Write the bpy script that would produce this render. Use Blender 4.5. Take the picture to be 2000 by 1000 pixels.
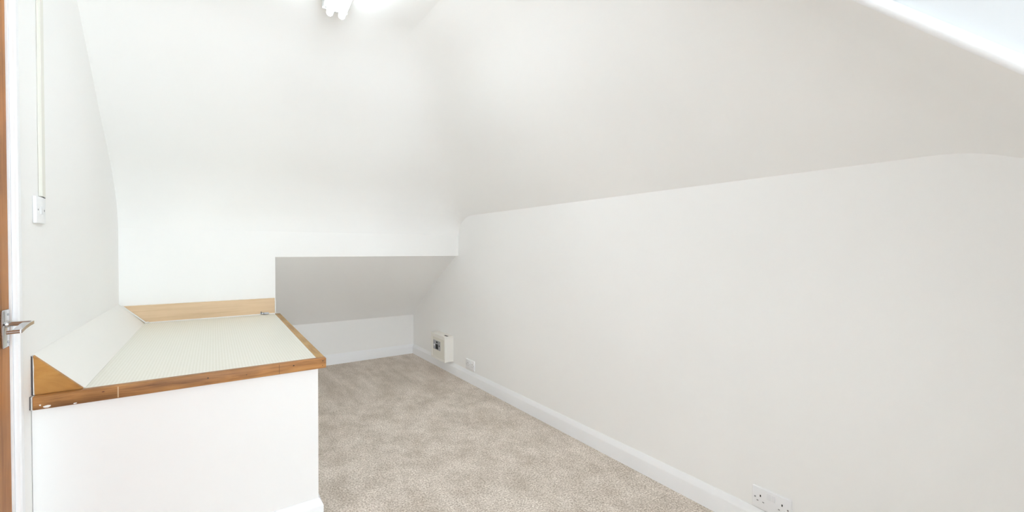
import bpy, bmesh, math, random
from mathutils import Vector, Matrix
random.seed(7)
scene = bpy.context.scene
for o in list(bpy.data.objects): bpy.data.objects.remove(o, do_unlink=True)
C = scene.collection

# ------------------------------------------------------------------ camera
# world: x across the room (towards the long wall), y along the room (away from the window), z up
F_PX, YAW, PITCH, ROLL, CAM_H = 831.54, math.radians(-35.022), math.radians(0.8685), math.radians(-0.1621), 1.15
rt = Vector((math.cos(YAW), math.sin(YAW), 0)); fw = Vector((-math.sin(YAW), math.cos(YAW), 0)); up = Vector((0, 0, 1))
fw2 = fw*math.cos(PITCH) - up*math.sin(PITCH); up2 = fw*math.sin(PITCH) + up*math.cos(PITCH)
ax = rt*math.cos(ROLL) - up2*math.sin(ROLL); ay = rt*math.sin(ROLL) + up2*math.cos(ROLL); az = -fw2
cam = bpy.data.cameras.new('camera'); cam.sensor_width = 36; cam.lens = 36*F_PX/2000; cam.clip_start = 0.02
camo = bpy.data.objects.new('camera', cam); C.objects.link(camo)
camo.matrix_world = Matrix(((ax.x, ay.x, az.x, 0), (ax.y, ay.y, az.y, 0), (ax.z, ay.z, az.z, CAM_H), (0, 0, 0, 1)))
scene.camera = camo

# ------------------------------------------------------------------ daylight and exposure
YW = -2.7                           # window wall of the dormer
WX0, WX1, WZ0, WZ1 = -0.30, 0.84, 0.12, 1.95     # its glazed opening
SKY_STRENGTH = 13.2
TUBE_STRENGTH = 13.0
world = bpy.data.worlds.new('overcast_sky'); scene.world = world; world.use_nodes = True
bg = world.node_tree.nodes['Background']; bg.inputs[0].default_value = (0.85, 0.955, 1.03, 1); bg.inputs[1].default_value = SKY_STRENGTH
pl = bpy.data.lights.new('window_portal', 'AREA'); pl.shape = 'RECTANGLE'; pl.size = WX1-WX0; pl.size_y = WZ1-WZ0
pl.cycles.is_portal = True
po = bpy.data.objects.new('window_portal', pl); C.objects.link(po)
po.location = ((WX0+WX1)/2, YW-0.14, (WZ0+WZ1)/2); po.rotation_euler = (math.radians(90), 0, 0)      # faces into the room (+y)
scene.cycles.use_light_tree = False; scene.cycles.max_bounces = 12; scene.cycles.diffuse_bounces = 12; scene.cycles.glossy_bounces = 2; scene.cycles.transmission_bounces = 2
vs = scene.view_settings
vs.view_transform = 'Standard'; vs.look = 'None'; vs.gamma = 1.0; vs.exposure = 0.16; vs.use_curve_mapping = False

# ------------------------------------------------------------------ helpers
def tag(o, label=None, cat=None, group=None, kind=None):
    if label: o['label'] = label
    if cat: o['category'] = cat
    if group: o['group'] = group
    if kind: o['kind'] = kind
    return o
def thing(name, loc, label, cat, group=None):
    o = bpy.data.objects.new(name, None); o.empty_display_size = 0.05; C.objects.link(o); o.location = loc
    return tag(o, label, cat, group)
def origin(o):
    v = Vector((0, 0, 0))
    while o: v += o.location; o = o.parent
    return v
def link(name, bm, mat, parent=None, smooth=None, kind=None, label=None):
    """the bmesh is in world coordinates; the object gets its origin from its parent"""
    me = bpy.data.meshes.new(name)
    bmesh.ops.recalc_face_normals(bm, faces=bm.faces)
    if parent:
        w = origin(parent)
        for v in bm.verts: v.co -= w
    bm.to_mesh(me); bm.free()
    me.materials.append(mat)
    if smooth is not None:
        for p in me.polygons: p.use_smooth = True
        me.set_sharp_from_angle(angle=math.radians(smooth))
    o = bpy.data.objects.new(name, me); C.objects.link(o)
    if parent: o.parent = parent
    if kind: o['kind'] = kind
    if label: o['label'] = label
    return o
def box(bm, x0, x1, y0, y1, z0, z1, bev=0, seg=2):
    r = bmesh.ops.create_cube(bm, size=1)
    vsx = r['verts']
    for v in vsx:
        v.co = Vector((x0 if v.co.x < 0 else x1, y0 if v.co.y < 0 else y1, z0 if v.co.z < 0 else z1))
    if bev:
        es = list({e for v in vsx for e in v.link_edges})
        bmesh.ops.bevel(bm, geom=es, offset=bev, segments=seg, affect='EDGES', profile=0.5)
    return bm
def prism(bm, pts, a, b, axis):
    """polygon pts swept from a to b along axis; pts are the two other coordinates in xyz order"""
    def P(p, t):
        return Vector((t, p[0], p[1])) if axis == 'x' else Vector((p[0], t, p[1])) if axis == 'y' else Vector((p[0], p[1], t))
    A = [bm.verts.new(P(p, a)) for p in pts]; B = [bm.verts.new(P(p, b)) for p in pts]; n = len(pts)
    for i in range(n): bm.faces.new((A[i], A[(i+1) % n], B[(i+1) % n], B[i]))
    bm.faces.new(A[::-1]); bm.faces.new(B)
    return bm
def sweep(bm, rings, caps=True):
    R = [[bm.verts.new(p) for p in r] for r in rings]; n = len(R[0])
    for a, b in zip(R, R[1:]):
        for i in range(n): bm.faces.new((a[i], a[(i+1) % n], b[(i+1) % n], b[i]))
    if caps: bm.faces.new(R[0][::-1]); bm.faces.new(R[-1])
    return bm
def rod(bm, p0, p1, r0, r1=None, n=16):
    p0, p1 = Vector(p0), Vector(p1); r1 = r0 if r1 is None else r1
    d = (p1-p0).normalized(); a = d.orthogonal().normalized(); b = d.cross(a)
    return sweep(bm, [[p+(a*math.cos(t)+b*math.sin(t))*r for t in [2*math.pi*i/n for i in range(n)]] for p, r in ((p0, r0), (p1, r1))])
def B(): return bmesh.new()

# ------------------------------------------------------------------ materials
def mat(name, col, rough=0.6, metal=0.0):
    m = bpy.data.materials.new(name); m.use_nodes = True
    b = m.node_tree.nodes['Principled BSDF']
    b.inputs['Base Color'].default_value = (*col, 1); b.inputs['Roughness'].default_value = rough; b.inputs['Metallic'].default_value = metal
    return m
def nd(m, t, **kw):
    n = m.node_tree.nodes.new(t)
    for k, v in kw.items():
        if k in n.inputs: n.inputs[k].default_value = v
        else: setattr(n, k, v)
    return n
def lk(m, a, b): m.node_tree.links.new(a, b)
def paint(name, col, rough, scale=60, bump=0, var=0.012, vscale=1.3):
    m = mat(name, col, rough); p = m.node_tree.nodes['Principled BSDF']
    tc = nd(m, 'ShaderNodeTexCoord')
    n1 = nd(m, 'ShaderNodeTexNoise', Scale=vscale, Detail=0.0); lk(m, tc.outputs['Object'], n1.inputs['Vector'])
    r = nd(m, 'ShaderNodeValToRGB'); e = r.color_ramp.elements
    e[0].position, e[1].position = 0.3, 0.7
    e[0].color = (*[c*(1-var) for c in col], 1); e[1].color = (*[min(1, c*(1+var)) for c in col], 1)
    lk(m, n1.outputs['Fac'], r.inputs['Fac']); lk(m, r.outputs['Color'], p.inputs['Base Color'])
    if not bump:
        p.inputs['Specular IOR Level'].default_value = 0.0     # dead matt emulsion
        return m
    n2 = nd(m, 'ShaderNodeTexNoise', Scale=float(scale), Detail=1.0); lk(m, tc.outputs['Object'], n2.inputs['Vector'])
    bp = nd(m, 'ShaderNodeBump', Strength=bump, Distance=0.01); lk(m, n2.outputs['Fac'], bp.inputs['Height']); lk(m, bp.outputs['Normal'], p.inputs['Normal'])
    return m
def wood(name, dark, mid, light, rough, along='y', scale=26.0, stretch=0.05, blotch=0.35):
    m = mat(name, mid, rough); p = m.node_tree.nodes['Principled BSDF']
    tc = nd(m, 'ShaderNodeTexCoord'); mp = nd(m, 'ShaderNodeMapping')
    s = [1, 1, 1]; s['xyz'.index(along)] = stretch; mp.inputs['Scale'].default_value = s
    lk(m, tc.outputs['Object'], mp.inputs['Vector'])
    n1 = nd(m, 'ShaderNodeTexNoise', Scale=scale, Detail=6.0, Roughness=0.65, Distortion=0.6); lk(m, mp.outputs['Vector'], n1.inputs['Vector'])
    r = nd(m, 'ShaderNodeValToRGB'); e = r.color_ramp.elements
    e[0].position, e[0].color = 0.30, (*dark, 1); e[1].position, e[1].color = 0.72, (*light, 1)
    k = e.new(0.5); k.color = (*mid, 1)
    lk(m, n1.outputs['Fac'], r.inputs['Fac'])
    n2 = nd(m, 'ShaderNodeTexNoise', Scale=5.0, Detail=3.0); lk(m, tc.outputs['Object'], n2.inputs['Vector'])
    r2 = nd(m, 'ShaderNodeValToRGB'); f = r2.color_ramp.elements
    f[0].position, f[0].color = 0.32, (1-blotch, 1-blotch, 1-blotch, 1); f[1].position, f[1].color = 0.62, (1, 1, 1, 1)
    lk(m, n2.outputs['Fac'], r2.inputs['Fac'])
    mx = nd(m, 'ShaderNodeMix', data_type='RGBA', blend_type='MULTIPLY'); mx.inputs['Factor'].default_value = 1
    lk(m, r.outputs['Color'], mx.inputs['A']); lk(m, r2.outputs['Color'], mx.inputs['B']); lk(m, mx.outputs['Result'], p.inputs['Base Color'])
    bp = nd(m, 'ShaderNodeBump', Strength=0.08, Distance=0.004); lk(m, n1.outputs['Fac'], bp.inputs['Height']); lk(m, bp.outputs['Normal'], p.inputs['Normal'])
    return m
M_wall = paint('cream_emulsion', (0.93, 0.9265, 0.918), 0.75)
M_ceil = paint('cream_ceiling_emulsion', (0.93, 0.9265, 0.918), 0.8, var=0.015)
M_white = paint('white_gloss_paint', (0.925, 0.935, 0.955), 0.35, scale=25, bump=0.02)
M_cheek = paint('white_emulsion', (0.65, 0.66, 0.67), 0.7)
M_cab = paint('white_cabinet_paint', (0.89, 0.885, 0.88), 0.45)
M_slope = paint('cream_board_paint', (0.89, 0.875, 0.84), 0.5, scale=35, bump=0.03)
M_boxw = paint('ivory_box_paint', (0.90, 0.88, 0.84), 0.45)
M_boxp = paint('ivory_panel_paint', (0.82, 0.80, 0.73), 0.5)
M_caulk = paint('white_sealant', (0.86, 0.85, 0.83), 0.4, scale=120, bump=0.2)
M_plastic = mat('white_plastic', (0.90, 0.905, 0.925), 0.3)
M_plastic2 = mat('white_rocker_plastic', (0.88, 0.885, 0.91), 0.25)
M_dark = mat('dark_hole', (0.012, 0.012, 0.012), 0.7)
M_grey = mat('grey_shutter_plastic', (0.30, 0.30, 0.31), 0.5)
M_trunk = mat('ivory_trunking_plastic', (0.80, 0.785, 0.72), 0.4)
M_edge = wood('stained_hardwood_edging', (0.19, 0.075, 0.02), (0.46, 0.205, 0.06), (0.60, 0.31, 0.105), 0.5, 'x', 46, 0.07, 0.35)
M_edge2 = wood('worn_hardwood_edging', (0.32, 0.16, 0.05), (0.52, 0.31, 0.115), (0.62, 0.41, 0.18), 0.5, 'y', 40, 0.07, 0.3)
M_tri = wood('orange_stained_board', (0.42, 0.17, 0.025), (0.56, 0.26, 0.05), (0.62, 0.32, 0.075), 0.5, 'x', 22, 0.25, 0.25)
M_splash = wood('pale_oak_board', (0.66, 0.46, 0.27), (0.75, 0.545, 0.345), (0.81, 0.61, 0.40), 0.5, 'x', 38, 0.05, 0.06)
M_door = wood('brown_varnished_door', (0.32, 0.115, 0.03), (0.49, 0.205, 0.06), (0.57, 0.265, 0.095), 0.5, 'z', 34, 0.05, 0.25)
M_door.node_tree.nodes['Principled BSDF'].inputs['Specular IOR Level'].default_value = 0.22
M_dull = mat('dull_zinc', (0.28, 0.28, 0.29), 0.35, 0.9)
M_chrome = mat('polished_chrome', (0.60, 0.595, 0.60), 0.16, 1.0)
M_steel = paint('brushed_steel', (0.42, 0.42, 0.44), 0.38, scale=200, bump=0.05, var=0.12, vscale=25); M_steel.node_tree.nodes['Principled BSDF'].inputs['Metallic'].default_value = 0.85
M_chip = mat('bare_paint_flake', (0.84, 0.82, 0.79), 0.6)
M_tray = mat('white_enamel', (0.84, 0.86, 0.86), 0.3)

def laminate():
    m = mat('dotted_cream_laminate', (0.70, 0.69, 0.575), 0.38); p = m.node_tree.nodes['Principled BSDF']
    tc = nd(m, 'ShaderNodeTexCoord'); out = []
    for d in ('X', 'Y'):
        w = nd(m, 'ShaderNodeTexWave', wave_type='BANDS', bands_direction=d, Scale=30.0, Distortion=0.5, Detail=1.0); w.inputs['Detail Scale'].default_value = 8
        lk(m, tc.outputs['Object'], w.inputs['Vector']); out.append(w.outputs['Fac'])
    mu = nd(m, 'ShaderNodeMath', operation='MULTIPLY'); lk(m, out[0], mu.inputs[0]); lk(m, out[1], mu.inputs[1])
    nz = nd(m, 'ShaderNodeTexNoise', Scale=140.0, Detail=3.0); lk(m, tc.outputs['Object'], nz.inputs['Vector'])
    ad = nd(m, 'ShaderNodeMath', operation='MULTIPLY_ADD'); ad.inputs[1].default_value = 0.55; lk(m, nz.outputs['Fac'], ad.inputs[0]); lk(m, mu.outputs[0], ad.inputs[2])
    r = nd(m, 'ShaderNodeValToRGB'); e = r.color_ramp.elements
    e[0].position, e[0].color = 0.25, (0.865, 0.855, 0.775, 1); e[1].position, e[1].color = 1.0, (0.76, 0.745, 0.645, 1)
    lk(m, ad.outputs[0], r.inputs['Fac']); lk(m, r.outputs['Color'], p.inputs['Base Color'])
    return m
M_lam = laminate()

def carpet():
    m = mat('beige_twist_carpet', (0.42, 0.35, 0.29), 0.95); p = m.node_tree.nodes['Principled BSDF']
    p.inputs['Specular IOR Level'].default_value = 0.1
    tc = nd(m, 'ShaderNodeTexCoord')
    # yarn speckle: light and dark tufts
    n1 = nd(m, 'ShaderNodeTexNoise', Scale=125.0, Detail=4.0, Roughness=0.85); lk(m, tc.outputs['Object'], n1.inputs['Vector'])
    r1 = nd(m, 'ShaderNodeValToRGB'); e = r1.color_ramp.elements
    e[0].position, e[0].color = 0.38, (0.37, 0.305, 0.25, 1); e[1].position, e[1].color = 0.63, (1.0, 0.945, 0.89, 1)
    k = e.new(0.50); k.color = (0.71, 0.635, 0.565, 1)
    lk(m, n1.outputs['Fac'], r1.inputs['Fac'])
    # brushed pile: soft blotches broken by finer ones; long strokes in the eaves
    mp = nd(m, 'ShaderNodeMapping'); mp.inputs['Scale'].default_value = (1.0, 0.7, 1); mp.inputs['Rotation'].default_value = (0, 0, 0.35); lk(m, tc.outputs['Object'], mp.inputs['Vector'])
    n2 = nd(m, 'ShaderNodeTexNoise', Scale=5.5, Detail=6.0, Roughness=0.8, Distortion=0.1); lk(m, mp.outputs['Vector'], n2.inputs['Vector'])
    mp3 = nd(m, 'ShaderNodeMapping'); mp3.inputs['Scale'].default_value = (1.0, 0.16, 1); lk(m, tc.outputs['Object'], mp3.inputs['Vector'])
    n3 = nd(m, 'ShaderNodeTexNoise', Scale=11.0, Detail=3.0, Roughness=0.6, Distortion=0.2); lk(m, mp3.outputs['Vector'], n3.inputs['Vector'])
    sx = nd(m, 'ShaderNodeSeparateXYZ'); lk(m, tc.outputs['Object'], sx.inputs[0])
    yl = nd(m, 'ShaderNodeMath', operation='MULTIPLY_ADD'); yl.inputs[1].default_value = -0.20; lk(m, sx.outputs['X'], yl.inputs[0]); lk(m, sx.outputs['Y'], yl.inputs[2])
    st = nd(m, 'ShaderNodeMapRange'); st.inputs['From Min'].default_value = 3.06; st.inputs['From Max'].default_value = 3.09; lk(m, yl.outputs[0], st.inputs['Value'])
    mf = nd(m, 'ShaderNodeMix', data_type='FLOAT'); lk(m, st.outputs[0], mf.inputs[0]); lk(m, n2.outputs['Fac'], mf.inputs[2]); hf = nd(m, 'ShaderNodeMath', operation='MULTIPLY_ADD'); hf.inputs[1].default_value = 0.45; lk(m, n3.outputs['Fac'], hf.inputs[0])
    hg = nd(m, 'ShaderNodeMath', operation='MULTIPLY_ADD'); hg.inputs[1].default_value = 0.50; lk(m, n2.outputs['Fac'], hg.inputs[0]); hg.inputs[2].default_value = 0.02; lk(m, hg.outputs[0], hf.inputs[2]); lk(m, hf.outputs[0], mf.inputs[3])
    r2 = nd(m, 'ShaderNodeValToRGB'); f = r2.color_ramp.elements
    f[0].position, f[0].color = 0.38, (0.82, 0.795, 0.76, 1); f[1].position, f[1].color = 0.62, (1.12, 1.12, 1.12, 1)
    lk(m, mf.outputs[0], r2.inputs['Fac'])
    mx = nd(m, 'ShaderNodeMix', data_type='RGBA', blend_type='MULTIPLY'); mx.inputs['Factor'].default_value = 1
    lk(m, r1.outputs['Color'], mx.inputs['A']); lk(m, r2.outputs['Color'], mx.inputs['B'])
    lk(m, mx.outputs['Result'], p.inputs['Base Color'])
    bp = nd(m, 'ShaderNodeBump', Strength=0.35, Distance=0.006); lk(m, n1.outputs['Fac'], bp.inputs['Height']); lk(m, bp.outputs['Normal'], p.inputs['Normal'])
    return m
M_carpet = carpet()

def glassmat():
    m = bpy.data.materials.new('clear_window_glass'); m.use_nodes = True; nt = m.node_tree; nt.nodes.clear()
    o = nd(m, 'ShaderNodeOutputMaterial'); t = nd(m, 'ShaderNodeBsdfTransparent'); g = nd(m, 'ShaderNodeBsdfGlossy', Roughness=0.02)
    x = nd(m, 'ShaderNodeMixShader'); x.inputs[0].default_value = 0.06
    lk(m, t.outputs[0], x.inputs[1]); lk(m, g.outputs[0], x.inputs[2]); lk(m, x.outputs[0], o.inputs[0])
    return m
M_glass = glassmat()
def emit(name, col, s):
    m = mat(name, (0.9, 0.9, 0.9), 0.3); p = m.node_tree.nodes['Principled BSDF']
    p.inputs['Emission Color'].default_value = (*col, 1); p.inputs['Emission Strength'].default_value = s
    return m
M_tube = emit('lit_fluorescent_tube', (0.85, 0.96, 1.03), TUBE_STRENGTH)

# ------------------------------------------------------------------ the room
XR, XL = 1.8107, -0.4658            # long wall, door wall
YB, YK = 4.488, 3.4308              # back of the eaves recess, knee wall with the opening
XO, ZO = 0.3567, 1.092              # left edge and head of the opening
XC = 0.90                           # dormer cheek
YF = -0.12                # front knee wall, window wall of the dormer
ZC = 2.35                           # flat ceiling
T = 0.10
def smin(a, b, k):
    h = max(0.0, min(1.0, 0.5 + 0.5*(b-a)/k))
    return b*(1-h) + a*h - k*h*(1-h)
BK = [(3.60, 0.10), (3.4308, 1.275), (3.424, 1.32), (3.410, 1.368), (3.385, 1.420), (3.35, 1.475), (3.30, 1.54), (3.237, 1.61), (3.0, 1.80), (2.54, 2.195), (2.0, 2.66), (-4, 7.8)]
def back(u):
    s = 0
    for d in (-0.008, -0.004, 0, 0.004, 0.008):
        t = min(3.6, u+d)
        for (a, za), (b, zb) in zip(BK, BK[1:]):
            if b <= t <= a: s += za + (zb-za)*(a-t)/(a-b); break
    return s/5
def right(v): return 1.442 + 1.227*(XR-v)
def front(u): return 1.31 + 1.0*u
def zA(u, v): return smin(smin(ZC, back(u), 0.14), right(v), 0.24)
def zB(u, v): return smin(zA(u, v), front(u), 0.2)

bm = B(); box(bm, XL-T, XR+T, YW-T, YB+T, -0.06, 0.0)
tag(link('floor', bm, M_carpet), kind='structure')

def grid(bm, us, vsx, fn):
    V = [[bm.verts.new((v, u, fn(u, v))) for v in vsx] for u in us]
    for i in range(len(us)-1):
        for j in range(len(vsx)-1): bm.faces.new((V[i][j], V[i][j+1], V[i+1][j+1], V[i+1][j]))
def rng(a, b, n): return [a+(b-a)*i/n for i in range(n+1)]
bm = B()
us = rng(YW-0.05, YF, 18)[:-1] + rng(YF, 3.28, 110)[:-1] + rng(3.28, YK+0.006, 40)
grid(bm, us, rng(XL-0.04, XC, 34), zA)
usB = rng(YF-0.05, YF, 2)[:-1] + rng(YF, 3.28, 110)[:-1] + rng(3.28, YK+0.006, 40)
grid(bm, usB, rng(XC, XR+0.04, 50), zB)
ceil = tag(link('ceiling', bm, M_ceil, smooth=60), kind='structure')
# dormer cheek: from the edge of the front slope up to the flat ceiling, and down to the floor in the dormer
bm = B()
def strip(bm, us, lo, hi, x):
    a = [bm.verts.new((x, u, lo(u))) for u in us]; b = [bm.verts.new((x, u, hi(u))) for u in us]
    for i in range(len(us)-1):
        if hi(us[i])-lo(us[i]) > 1e-5 or hi(us[i+1])-lo(us[i+1]) > 1e-5: bm.faces.new((a[i], a[i+1], b[i+1], b[i]))
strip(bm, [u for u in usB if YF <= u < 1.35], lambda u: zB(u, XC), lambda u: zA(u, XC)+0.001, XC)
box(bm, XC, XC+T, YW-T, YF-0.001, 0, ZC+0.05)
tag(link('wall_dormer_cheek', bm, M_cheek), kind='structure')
# bead along the cheek edge
bm = B(); prof = []
for i in range(20):
    t = 2*math.pi*i/20
    prof.append((-0.0062 + 0.0098*math.cos(t), 0.0088 + 0.0098*math.sin(t)))
rings = []
for u in [YF + 0.001 + (1.02-YF)*i/24 for i in range(25)]:
    dz = (zB(u+0.01, XC)-zB(u-0.01, XC))/0.02; nrm = Vector((0, -dz, 1)).normalized()
    rings.append([Vector((XC+a, u, zB(u, XC))) + nrm*b for a, b in prof])
sweep(bm, rings)
tag(link('trim_1', bm, M_white, smooth=50), kind='structure')

bm = B(); box(bm, XR, XR+T, YF-T, YB+T, 0, 1.75)
tag(link('wall_right', bm, M_wall), kind='structure')
# knee wall with the opening into the eaves
bm = B()
prism(bm, [(XL-T, 0), (XO, 0), (XO, ZO), (XR+T, ZO), (XR+T, 1.33), (XL-T, 1.33)], YK, YK+0.022, 'y')
tag(link('wall_back', bm, M_wall), kind='structure')
bm = B(); box(bm, XO-T, XR+T, YB, YB+T, 0, 0.6)
tag(link('wall_recess', bm, M_wall), kind='structure')
bm = B(); box(bm, XO-T, XO-0.0005, YK+0.022, YB+T, 0, 1.3)
tag(link('wall_recess_side', bm, M_wall), kind='structure')
bm = B()
pr = [(YB+0.03, 0.400), (YB, 0.425), (4.40, 0.500), (4.2, 0.640), (3.95, 0.805), (3.7, 0.955), (YK+0.021, ZO+0.012)]
grid(bm, [p[0] for p in pr], [XO-0.03, XO, 0.8, 1.3, XR, XR+0.03], lambda u, v: dict(pr)[u])
tag(link('ceiling_recess', bm, M_ceil, smooth=40), kind='structure')
# door wall with the doorway
D0, D1, DH = 1.02, 1.782, 1.985
bm = B()
prism(bm, [(YW-T, 0), (D0-0.03, 0), (D0-0.03, DH+0.03), (D1+0.024, DH+0.03), (D1+0.024, 0), (YK+T, 0), (YK+T, 2.5), (YW-T, 2.5)], XL-T, XL, 'x')
tag(link('wall_left', bm, M_wall), kind='structure')
# front knee wall beside the dormer and the window wall
bm = B(); box(bm, XC+T, XR+T, YF-T, YF, 0, 1.3)
tag(link('wall_front', bm, M_wall), kind='structure')
bm = B()
box(bm, XL-T, WX0, YW-T, YW, 0, 2.5); box(bm, WX1, XC+T, YW-T, YW, 0, 2.5); box(bm, WX0, WX1, YW-T, YW, 0, WZ0); box(bm, WX0, WX1, YW-T, YW, WZ1, 2.5)
tag(link('wall_window', bm, M_wall), kind='structure')
bm = B(); fr = 0.045
for a in ((WX0, WX0+fr, WZ0, WZ1), (WX1-fr, WX1, WZ0, WZ1), (WX0+fr, WX1-fr, WZ0, WZ0+fr), (WX0+fr, WX1-fr, WZ1-fr, WZ1)): box(bm, a[0], a[1], YW-0.075, YW-0.02, a[2], a[3], 0.004)
win = tag(link('window_1', bm, M_white), kind='structure')
bm = B(); mx_ = (WX0+WX1)/2; box(bm, mx_-0.025, mx_+0.025, YW-0.07, YW-0.025, WZ0+fr, WZ1-fr, 0.004); link('mullion', bm, M_white, win)
for a, b in ((WX0+fr, mx_-0.025), (mx_+0.025, WX1-fr)):
    bm = B(); box(bm, a, b, YW-0.052, YW-0.046, WZ0+fr, WZ1-fr); link('pane', bm, M_glass, win)
bm = B(); box(bm, WX0-0.03, WX1+0.03, YW, YW+0.09, WZ0-0.03, WZ0, 0.006); link('window_sill', bm, M_white, win)

# skirting boards
SK, SP = 0.101, 0.0165
PROF = [(0, 0), (SP, 0), (SP, 0.070), (SP*0.93, 0.076), (SP*0.55, 0.088), (SP*0.32, 0.0965), (SP*0.18, SK), (0, SK)]
def skirt(bm, path, side):
    """path of floor points; the board stands on its left (+1) or right (-1)"""
    P = [Vector((*p, 0)) for p in path]; N = []
    for a, b in zip(P, P[1:]):
        d = (b-a).normalized(); N.append(Vector((-d.y, d.x, 0))*side)
    rings = []
    for i, p in enumerate(P):
        if i == 0: n = N[0]
        elif i == len(P)-1: n = N[-1]
        else: n = (N[i-1]+N[i]); n = n/ n.dot(N[i])
        rings.append([p + n*a + Vector((0, 0, b)) for a, b in PROF])
    return sweep(bm, rings)
def skobj(name, path, side):
    return tag(link(name, skirt(B(), path, side), M_white, smooth=25), kind='structure')
skobj('baseboard_right', [(XR, YF), (XR, YB-SP)], 1)
skobj('baseboard_back', [(XO, YB), (XR, YB)], -1)
skobj('baseboard_front', [(XC+T, YF), (XR-SP, YF)], 1)
skobj('baseboard_left', [(XL, YW), (XL, D0-0.06)], -1)

# door frame, architrave, door
bm = B()
box(bm, XL-T, XL-0.0, D1+0.002, D1+0.024, 0, DH+0.03); box(bm, XL-T, XL, D0-0.03, D0-0.002, 0, DH+0.03); box(bm, XL-T, XL, D0-0.002, D1+0.002, DH+0.003, DH+0.03)
tag(link('trim_2', bm, M_white), kind='structure')
AW, AP = 0.046, 0.0125
bm = B()
ap = [(0, 0), (0, AP*0.75), (0.004, AP), (AW*0.55, AP), (AW*0.75, AP*0.8), (AW-0.003, AP*0.55), (AW, AP*0.4), (AW, 0)]   # (away from the door, out from the wall)
def ring(y, z, dy, dz): return [Vector((XL+0.0005+b, y+dy*a, z+dz*a)) for a, b in ap]
y0, y1, zt = D0-0.010, D1+0.008, DH+0.010
sweep(bm, [ring(y1, 0, 1, 0), ring(y1, zt, 1, 1), ring(y0, zt, -1, 1), ring(y0, 0, -1, 0)])
tag(link('trim_3', bm, M_white, smooth=25), kind='structure')

door = tag(link('door_1', box(B(), XL-0.044, XL-0.004, D0, D1-0.001, 0.006, DH, 0.002), M_door), kind='structure')
door['label'] = 'brown varnished wooden door with chrome lever handle'
HX, HY, HZ = XL-0.004, 1.741, 0.930
bm = B(); box(bm, HX, HX+0.006, HY-0.0225, HY+0.0225, HZ-0.052, HZ+0.052, 0.004, 3)
hp = link('handle_plate', bm, M_chrome, door, smooth=40, label='short polished chrome latch plate')
for dz in (-0.038, 0.038):
    for dy in (0.0,):
        bm = B(); rod(bm, (HX+0.005, HY+0.010, HZ+dz), (HX+0.0075, HY+0.010, HZ+dz), 0.0035, 0.003, 10); link('screw', bm, M_steel, hp)
bm = B(); rod(bm, (HX+0.005, HY, HZ+0.012), (HX+0.010, HY, HZ+0.012), 0.0095, 0.0085, 20); link('spindle_collar', bm, M_chrome, hp, smooth=40)
bm = B(); LX = HX+0.046; LZ = HZ+0.012
rod(bm, (HX+0.006, HY, LZ), (LX+0.004, HY, LZ), 0.0062, 0.0068, 18)
pts = [(HY+0.009, 0), (HY-0.02, -0.001), (HY-0.055, -0.005), (HY-0.083, -0.011)]
sweep(bm, [[Vector((LX-0.008+q*0.017, y, LZ+dz+0.0045+ (w*-0.009))) for q, w in ((0, 0), (1, 0), (1, 1), (0, 1))] for y, dz in pts])
rod(bm, (LX+0.006, HY-0.083, LZ-0.011), (LX-0.018, HY-0.085, LZ-0.012), 0.0052, 0.0048, 14)
link('lever', bm, M_chrome, door, smooth=35, label='bent chrome lever pointing back along the door')

# ------------------------------------------------------------------ low boxed cabinet and its worktop
CY, CX1, ZT, ZBt = 1.925, XO-0.0005, 0.692, 0.650
cab = thing('boxed_cabinet', (0, CY, 0), 'white painted boxed-in cabinet under the cream worktop', 'cabinet')
bm = B(); box(bm, XL+0.001, CX1, CY, CY+0.018, 0, ZBt, 0.0015); link('front_panel', bm, M_cab, cab)
bm = B(); box(bm, CX1-0.018, CX1, CY+0.0185, YK-0.001, 0, ZBt, 0.0008); link('side_panel', bm, M_cab, cab)
bm = B(); skirt(bm, [(XL+0.001, CY), (CX1, CY), (CX1, YK-0.001)], -1); link('skirting', bm, M_white, cab, smooth=25)
wt = thing('worktop', (0, CY, ZBt), 'cream dotted laminate worktop with brown hardwood edging', 'worktop')
EY, EX = 1.911, 0.3856
bm = B(); box(bm, XL+0.001, 0.3515, 1.941, YK-0.001, ZBt+0.0005, ZT-0.0008); link('laminate_top', bm, M_lam, wt)
bm = B(); box(bm, XL+0.006, EX, EY, 1.9405, ZBt, ZT, 0.0028, 3); ef = link('front_edging', bm, M_edge, wt, smooth=40, label='stained hardwood lipping with nail holes and chipped paint')
bm = B(); box(bm, 0.352, EX-0.001, 1.941, YK-0.001, ZBt, ZT, 0.0028, 3); link('side_edging', bm, M_edge2, wt, smooth=40)
bm = B(); box(bm, XL+0.0005, XL+0.0020, EY-0.0002, EY+0.008, ZBt+0.002, ZT+0.001); link('gap_shade_strip', bm, mat('dark_gap_shade', (0.10, 0.085, 0.09), 0.7), wt, label='dark strip standing in for the shadow gap against the wall')  # dark strip paints the shade of the gap between edging and wall
bm = B(); box(bm, XL+0.001, XL+0.0058, EY+0.0035, 1.9405, ZBt, ZT-0.001, 0.001); link('filler_strip', bm, M_chip, wt, label='white filler at the wall end of the edging')
def flake(name, x, z, w, h, m, par, y=EY, seed=0):
    rnd = random.Random(seed); n = 9; pts = []
    for i in range(n):
        t = 2*math.pi*i/n; r = 0.75+0.35*rnd.random(); pts.append((x+math.cos(t)*w*r, z+math.sin(t)*h*r))
    return link(name, prism(B(), pts, y-0.0006, y+0.0004, 'y'), m, par)
flake('paint_chip', -0.428, 0.6575, 0.010, 0.0040, M_chip, ef, seed=1)
flake('paint_chip', -0.366, 0.6545, 0.004, 0.0022, M_chip, ef, seed=2)
flake('paint_chip', -0.443, 0.664, 0.0025, 0.0025, M_chip, ef, seed=3)
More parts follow.
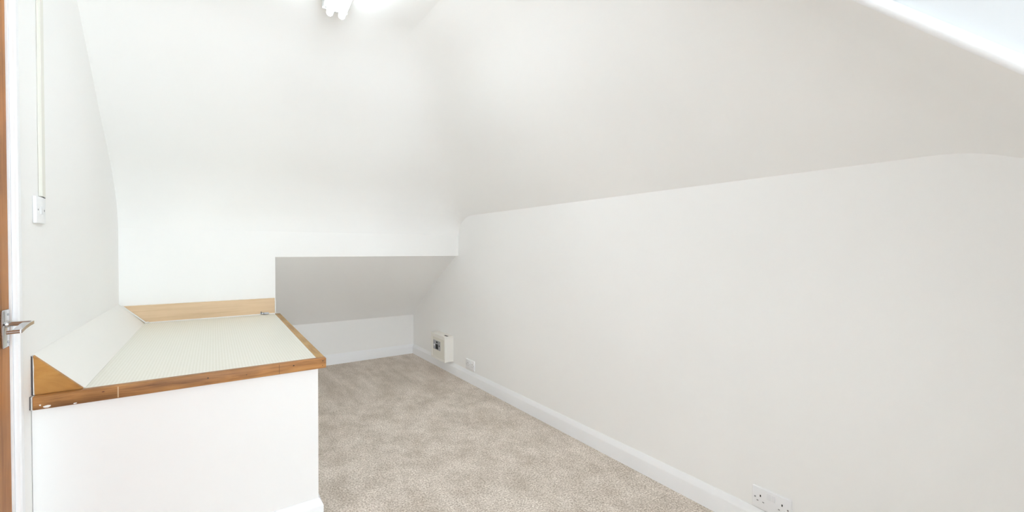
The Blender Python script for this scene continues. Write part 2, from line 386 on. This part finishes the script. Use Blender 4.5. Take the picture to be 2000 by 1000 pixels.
bm = B(); box(bm, -0.2655, -0.2625, EY-0.0006, EY+0.0004, 0.653, 0.689); link('filled_joint', bm, mat('pale_filler', (0.62, 0.42, 0.24), 0.5), ef)
bm = B(); box(bm, 0.2105, 0.2117, EY-0.0004, EY+0.0004, 0.6525, 0.6895); link('butt_joint', bm, mat('dark_joint', (0.12, 0.05, 0.02), 0.7), ef)
for i, (x, z, w) in enumerate([(-0.30, 0.679, 0.0035), (-0.02, 0.676, 0.003), (0.262, 0.678, 0.0035), (0.372, 0.681, 0.003), (0.371, 0.662, 0.002), (0.10, 0.668, 0.002)]):
    flake('nail_hole', x, z, w, w*0.6, M_dark if i != 0 else mat('rusty_nail', (0.16, 0.06, 0.03), 0.7), ef, seed=10+i)

# pale oak upstand at the back of the worktop, with a white sealant line
sb = thing('upstand_board', (0, YK-0.006, ZT), 'pale oak upstand board along the back of the worktop', 'board')
bm = B(); box(bm, XL+0.012, XO-0.006, YK-0.012, YK-0.0005, ZT+0.0005, 0.803, 0.001); link('board', bm, M_splash, sb)
bm = B(); prism(bm, [(YK-0.0165, ZT), (YK-0.012, ZT), (YK-0.012, ZT+0.006), (YK-0.0150, ZT+0.0035)], -0.329, 0.262, 'x'); link('sealant_line', bm, M_caulk, sb)
bm = B(); prism(bm, [(YK-0.0165, ZT), (YK-0.012, ZT), (YK-0.012, ZT+0.006), (YK-0.0150, ZT+0.0035)], 0.314, XO-0.004, 'x'); link('sealant_line', bm, M_caulk, sb)
bm = B(); box(bm, XO-0.0055, XO+0.0012, YK-0.0125, YK-0.0005, ZT+0.001, 0.782, 0.001); link('end_filler', bm, M_caulk, sb)

# sloping boxing along the door wall
sl = thing('sloping_boxing', (XL, CY, ZT), 'cream sloping boxing board along the wall above the worktop', 'boxing')
a0, a1 = (XL+0.001, 0.818), (-0.349, ZT+0.0002); t = 0.009
dn = Vector((a1[0]-a0[0], a1[1]-a0[1])).normalized(); nn = Vector((dn.y, -dn.x))
bm = B(); prism(bm, [a0, a1, (a1[0]-0.016, a1[1]), (a0[0], a0[1]-0.017)], 1.946, YK-0.0127, 'y'); link('sloping_board', bm, M_slope, sl)
bm = B(); prism(bm, [(XL+0.0045, ZT+0.001), (-0.352, ZT+0.001), (XL+0.0045, 0.8155)], 1.932, 1.9455, 'y'); link('end_board', bm, M_tri, sl, label='triangular orange-stained wooden end piece')
bm = B(); prism(bm, [(XL+0.0005, ZT+0.0015), (XL+0.0022, ZT+0.0015), (XL+0.0022, 0.812), (XL+0.0005, 0.816)], 1.9285, 1.9315, 'y'); link('gap_shade_strip', bm, bpy.data.materials['dark_gap_shade'], sl)  # same painted gap shade, continued up beside the triangular end board
bm = B(); prism(bm, [(XL+0.0036, ZT+0.0015), (XL+0.0062, ZT+0.0015), (XL+0.0055, 0.75), (XL+0.0062, 0.78), (XL+0.0048, 0.808), (XL+0.0036, 0.812)], 1.9305, 1.9319, 'y'); link('edge_filler', bm, M_chip, sl)
bm = B(); c0 = Vector((XL+0.014, YK-0.0168, 0.807)); c1 = Vector((-0.343, YK-0.0168, ZT+0.004)); rod(bm, c0, c1, 0.0042, 0.0042, 8); link('sealant_bead', bm, M_caulk, sl, smooth=60)
def flake2(x, y, z, r, seed):
    rnd = random.Random(seed); bm = B(); bmesh.ops.create_icosphere(bm, subdivisions=2, radius=r)
    for v in bm.verts: v.co = Vector((v.co.x*1.6, v.co.y*0.7, v.co.z*0.8))*(0.8+0.4*rnd.random()) + Vector((x, y, z))
    return bm
link('sealant_blob', flake2(-0.338, YK-0.018, ZT+0.005, 0.007, 4), M_caulk, sl, smooth=60)

# small metal bolt lying at the upstand
lt = thing('barrel_bolt', (0.287, YK-0.022, ZT), 'tiny chrome bolt at the back right of the cream worktop', 'bolt')
bm = B(); box(bm, 0.262, 0.314, YK-0.0135, YK-0.0122, ZT+0.002, ZT+0.014, 0.0004); link('back_plate', bm, M_steel, lt)
bm = B(); rod(bm, (0.266, YK-0.018, ZT+0.008), (0.314, YK-0.018, ZT+0.008), 0.0028, n=12); link('rod', bm, M_chrome, lt, smooth=40)
bm = B(); rod(bm, (0.270, YK-0.018, ZT+0.006), (0.266, YK-0.024, ZT+0.022), 0.0026, 0.0032, 10); link('knob', bm, M_dull, lt, smooth=40)
bm = B(); box(bm, 0.280, 0.288, YK-0.0225, YK-0.0125, ZT+0.0035, ZT+0.013, 0.0015); link('keep', bm, M_dull, lt)

# ------------------------------------------------------------------ electrical fittings on the long wall
def socket(name, yc, zc, label, group):
    """double switched socket on the long wall, facing -x; y runs away from the camera"""
    s = thing(name, (XR, yc, zc), label, 'socket', group); w, h, d = 0.0725, 0.043, 0.010
    bm = B(); box(bm, XR-d, XR-0.0005, yc-w, yc+w, zc-h, zc+h, 0.0035, 3); link('face_plate', bm, M_plastic, s, smooth=40)
    xf = XR-d
    for sg in (-1, 1):
        c = yc + sg*0.040
        ro = yc + sg*0.0085
        bm = B(); prism(bm, [(xf-0.0035, zc+0.008), (xf+0.001, zc+0.008), (xf+0.001, zc+0.030), (xf-0.001, zc+0.030)], ro-0.0065, ro+0.0065, 'y'); link('rocker', bm, M_plastic2, s)
        for (dy, dz, ww, hh, mt) in ((0, 0.010, 0.0022, 0.0042, M_dark), (-0.011, -0.012, 0.0034, 0.0020, M_grey), (0.011, -0.012, 0.0034, 0.0020, M_grey)):
            bm = B(); box(bm, xf-0.0003, xf+0.001, c+dy-ww, c+dy+ww, zc+dz-hh, zc+dz+hh); link('pin_hole', bm, mt, s)
        bm = B(); rod(bm, (xf-0.0006, yc+sg*0.0605, zc), (xf+0.001, yc+sg*0.0605, zc), 0.0034, n=12); link('screw', bm, M_grey, s)
    return s
socket('double_socket', 0.778, 0.149, 'white double plug socket nearest the camera above the skirting', 'plug sockets on the long wall')
socket('double_socket', 3.198, 0.156, 'white double plug socket beside the ivory switch box', 'plug sockets on the long wall')

# ivory box with a steel switch plate
BX, BY0, BY1, BZ0, BZ1 = 1.7215, 3.522, 3.818, 0.112, 0.350
sbx = thing('switch_box', (XR, (BY0+BY1)/2, BZ0), 'ivory painted box with steel switch plate low on the wall', 'box')
e = 0.022
bm = B(); box(bm, BX+0.010, XR-0.0005, BY0+0.002, BY1-0.002, BZ0+0.002, BZ1-0.012); link('carcass', bm, M_boxw, sbx)
for nme, a in (('frame_rail', (BX, BX+0.0098, BY0, BY1, BZ0, BZ0+e)), ('frame_rail', (BX, BX+0.0098, BY0, BY1, BZ1-0.034, BZ1-0.0125)),
               ('frame_stile', (BX, BX+0.0098, BY0, BY0+e*0.7, BZ0+e, BZ1-0.034)), ('frame_stile', (BX, BX+0.0098, BY1-e, BY1, BZ0+e, BZ1-0.034))):
    bm = B(); box(bm, *a, 0.001); link(nme, bm, M_boxw, sbx)
bm = B(); box(bm, BX-0.004, XR-0.0005, BY0-0.003, BY1+0.003, BZ1-0.012, BZ1, 0.0025); tp = link('top_board', bm, M_boxw, sbx)
bm = B(); box(bm, 1.748, 1.766, BY0+0.008, BY0+0.075, BZ1-0.001, BZ1+0.0006, 0.0003); link('slot', bm, M_dark, tp, label='dark slot in the top')
bm = B(); box(bm, BX+0.005, BX+0.0098, BY0+e*0.7, BY1-e, BZ0+e, BZ1-0.034); link('front_panel', bm, M_boxp, sbx)
pc = 3.698; pz = 0.243
bm = B(); box(bm, BX+0.0015, BX+0.005, pc-0.074, pc+0.074, pz-0.043, pz+0.043, 0.0012); pp = link('switch_plate', bm, M_steel, sbx, label='brushed steel switch plate')
bm = B(); prism(bm, [(BX-0.003, pz-0.034), (BX+0.002, pz-0.034), (BX+0.002, pz+0.010), (BX-0.0005, pz+0.010)], pc-0.026, pc+0.016, 'y'); link('rocker', bm, M_dark, pp)
bm = B(); box(bm, BX+0.0008, BX+0.002, pc-0.020, pc+0.014, pz+0.022, pz+0.034); link('indicator', bm, M_dark, pp)
bm = B(); rod(bm, (BX+0.0005, pc+0.052, pz-0.004), (BX+0.002, pc+0.052, pz-0.004), 0.010, n=14); link('fuse_cap', bm, M_plastic, pp)
bm = B(); rod(bm, (BX+0.0005, pc-0.056, pz), (BX+0.002, pc-0.056, pz), 0.008, n=14); link('screw', bm, M_dark, pp)

# ------------------------------------------------------------------ light switch and trunking on the door wall
sw = thing('light_switch', (XL, 2.006, 1.273), 'white light switch below the thin trunking on the left wall', 'switch')
bm = B(); box(bm, XL+0.0005, XL+0.0095, 1.962, 2.050, 1.230, 1.316, 0.002, 3); link('face_plate', bm, M_plastic, sw, smooth=40)
bm = B(); prism(bm, [(XL+0.009, 1.260), (XL+0.0120, 1.260), (XL+0.0100, 1.286), (XL+0.009, 1.286)], 1.999, 2.013, 'y'); link('rocker', bm, M_plastic2, sw)
for y in (1.976, 2.036):
    bm = B(); rod(bm, (XL+0.009, y, 1.273), (XL+0.0100, y, 1.273), 0.003, n=12); link('screw', bm, M_grey, sw)
bm = B(); box(bm, XL+0.004, XL+0.0098, 2.028, 2.048, 1.3145, 1.3175); link('cable_notch', bm, M_dark, sw, label='dark cable notch at the top edge')
tk = thing('cable_trunking', (XL, 2.025, 1.317), 'narrow ivory cable trunking running up from the light switch', 'trunking')
bm = B(); box(bm, XL+0.0005, XL+0.0085, 2.018, 2.046, 1.319, ZC-0.012, 0.001); link('channel', bm, M_trunk, tk)
bm = B(); box(bm, XL+0.0086, XL+0.0105, 2.0165, 2.0475, 1.319, ZC-0.012, 0.0008); link('cover_strip', bm, M_trunk, tk)

# ------------------------------------------------------------------ twin fluorescent ceiling light
lg = thing('ceiling_light', (0.48, 1.6, ZC), 'twin tube white fluorescent batten on the flat ceiling', 'ceiling light')
K = 0.055
def lp(s, c, z): return Vector((0.485 + c + (s-2.175)*K, s - c*K, z))      # s along the batten, c across it
def lbox(bm, s0, s1, c0, c1, z0, z1, bev=0):
    vv = box(bm, 0, 1, 0, 1, 0, 1)
    for v in bm.verts: v.co = lp(s1 if v.co.y > .5 else s0, c1 if v.co.x > .5 else c0, z1 if v.co.z > .5 else z0)
    if bev: bmesh.ops.bevel(bm, geom=list(bm.edges), offset=bev, segments=2, affect='EDGES', profile=0.5)
    return bm
S0, S1 = 1.00, 2.195
tr = link('tray', lbox(B(), S0, S1, -0.052, 0.058, 2.306, 2.336, 0.003), M_tray, lg)
link('end_lip', lbox(B(), S1, S1+0.006, -0.054, 0.060, 2.300, 2.338, 0.0015), M_tray, tr)
link('end_lip', lbox(B(), S0-0.006, S0, -0.054, 0.060, 2.300, 2.338, 0.0015), M_tray, tr)
link('ceiling_mount', lbox(B(), S0+0.2, S1-0.25, -0.03, 0.03, 2.3365, ZC-0.0005), M_tray, lg)
for c in (-0.027, 0.027):
    bm = B(); rod(bm, lp(S0+0.03, c, 2.268), lp(S1-0.033, c, 2.268), 0.0140, n=24)
    tb = link('tube', bm, M_tube, lg, smooth=40, label='bright white fluorescent tube')
    for s, d in ((S0+0.03, -1), (S1-0.033, 1)):
        bm = B(); rod(bm, lp(s+d*0.0002, c, 2.268), lp(s+d*0.010, c, 2.268), 0.0128, 0.0120, 20); link('end_cap', bm, M_tray, tb, smooth=40)
        bm = B()
        lbox(bm, min(s+d*0.0105, s+d*0.017), max(s+d*0.0105, s+d*0.017), c-0.0125, c+0.0125, 2.262, 2.3055, 0.004); link('lamp_holder', bm, M_tray, lg)
        bm = B(); rod(bm, lp(s+d*0.0172, c+0.001, 2.2635), lp(s+d*0.0180, c+0.001, 2.2725), 0.0022, n=8); link('pin_slot', bm, M_grey, lg)
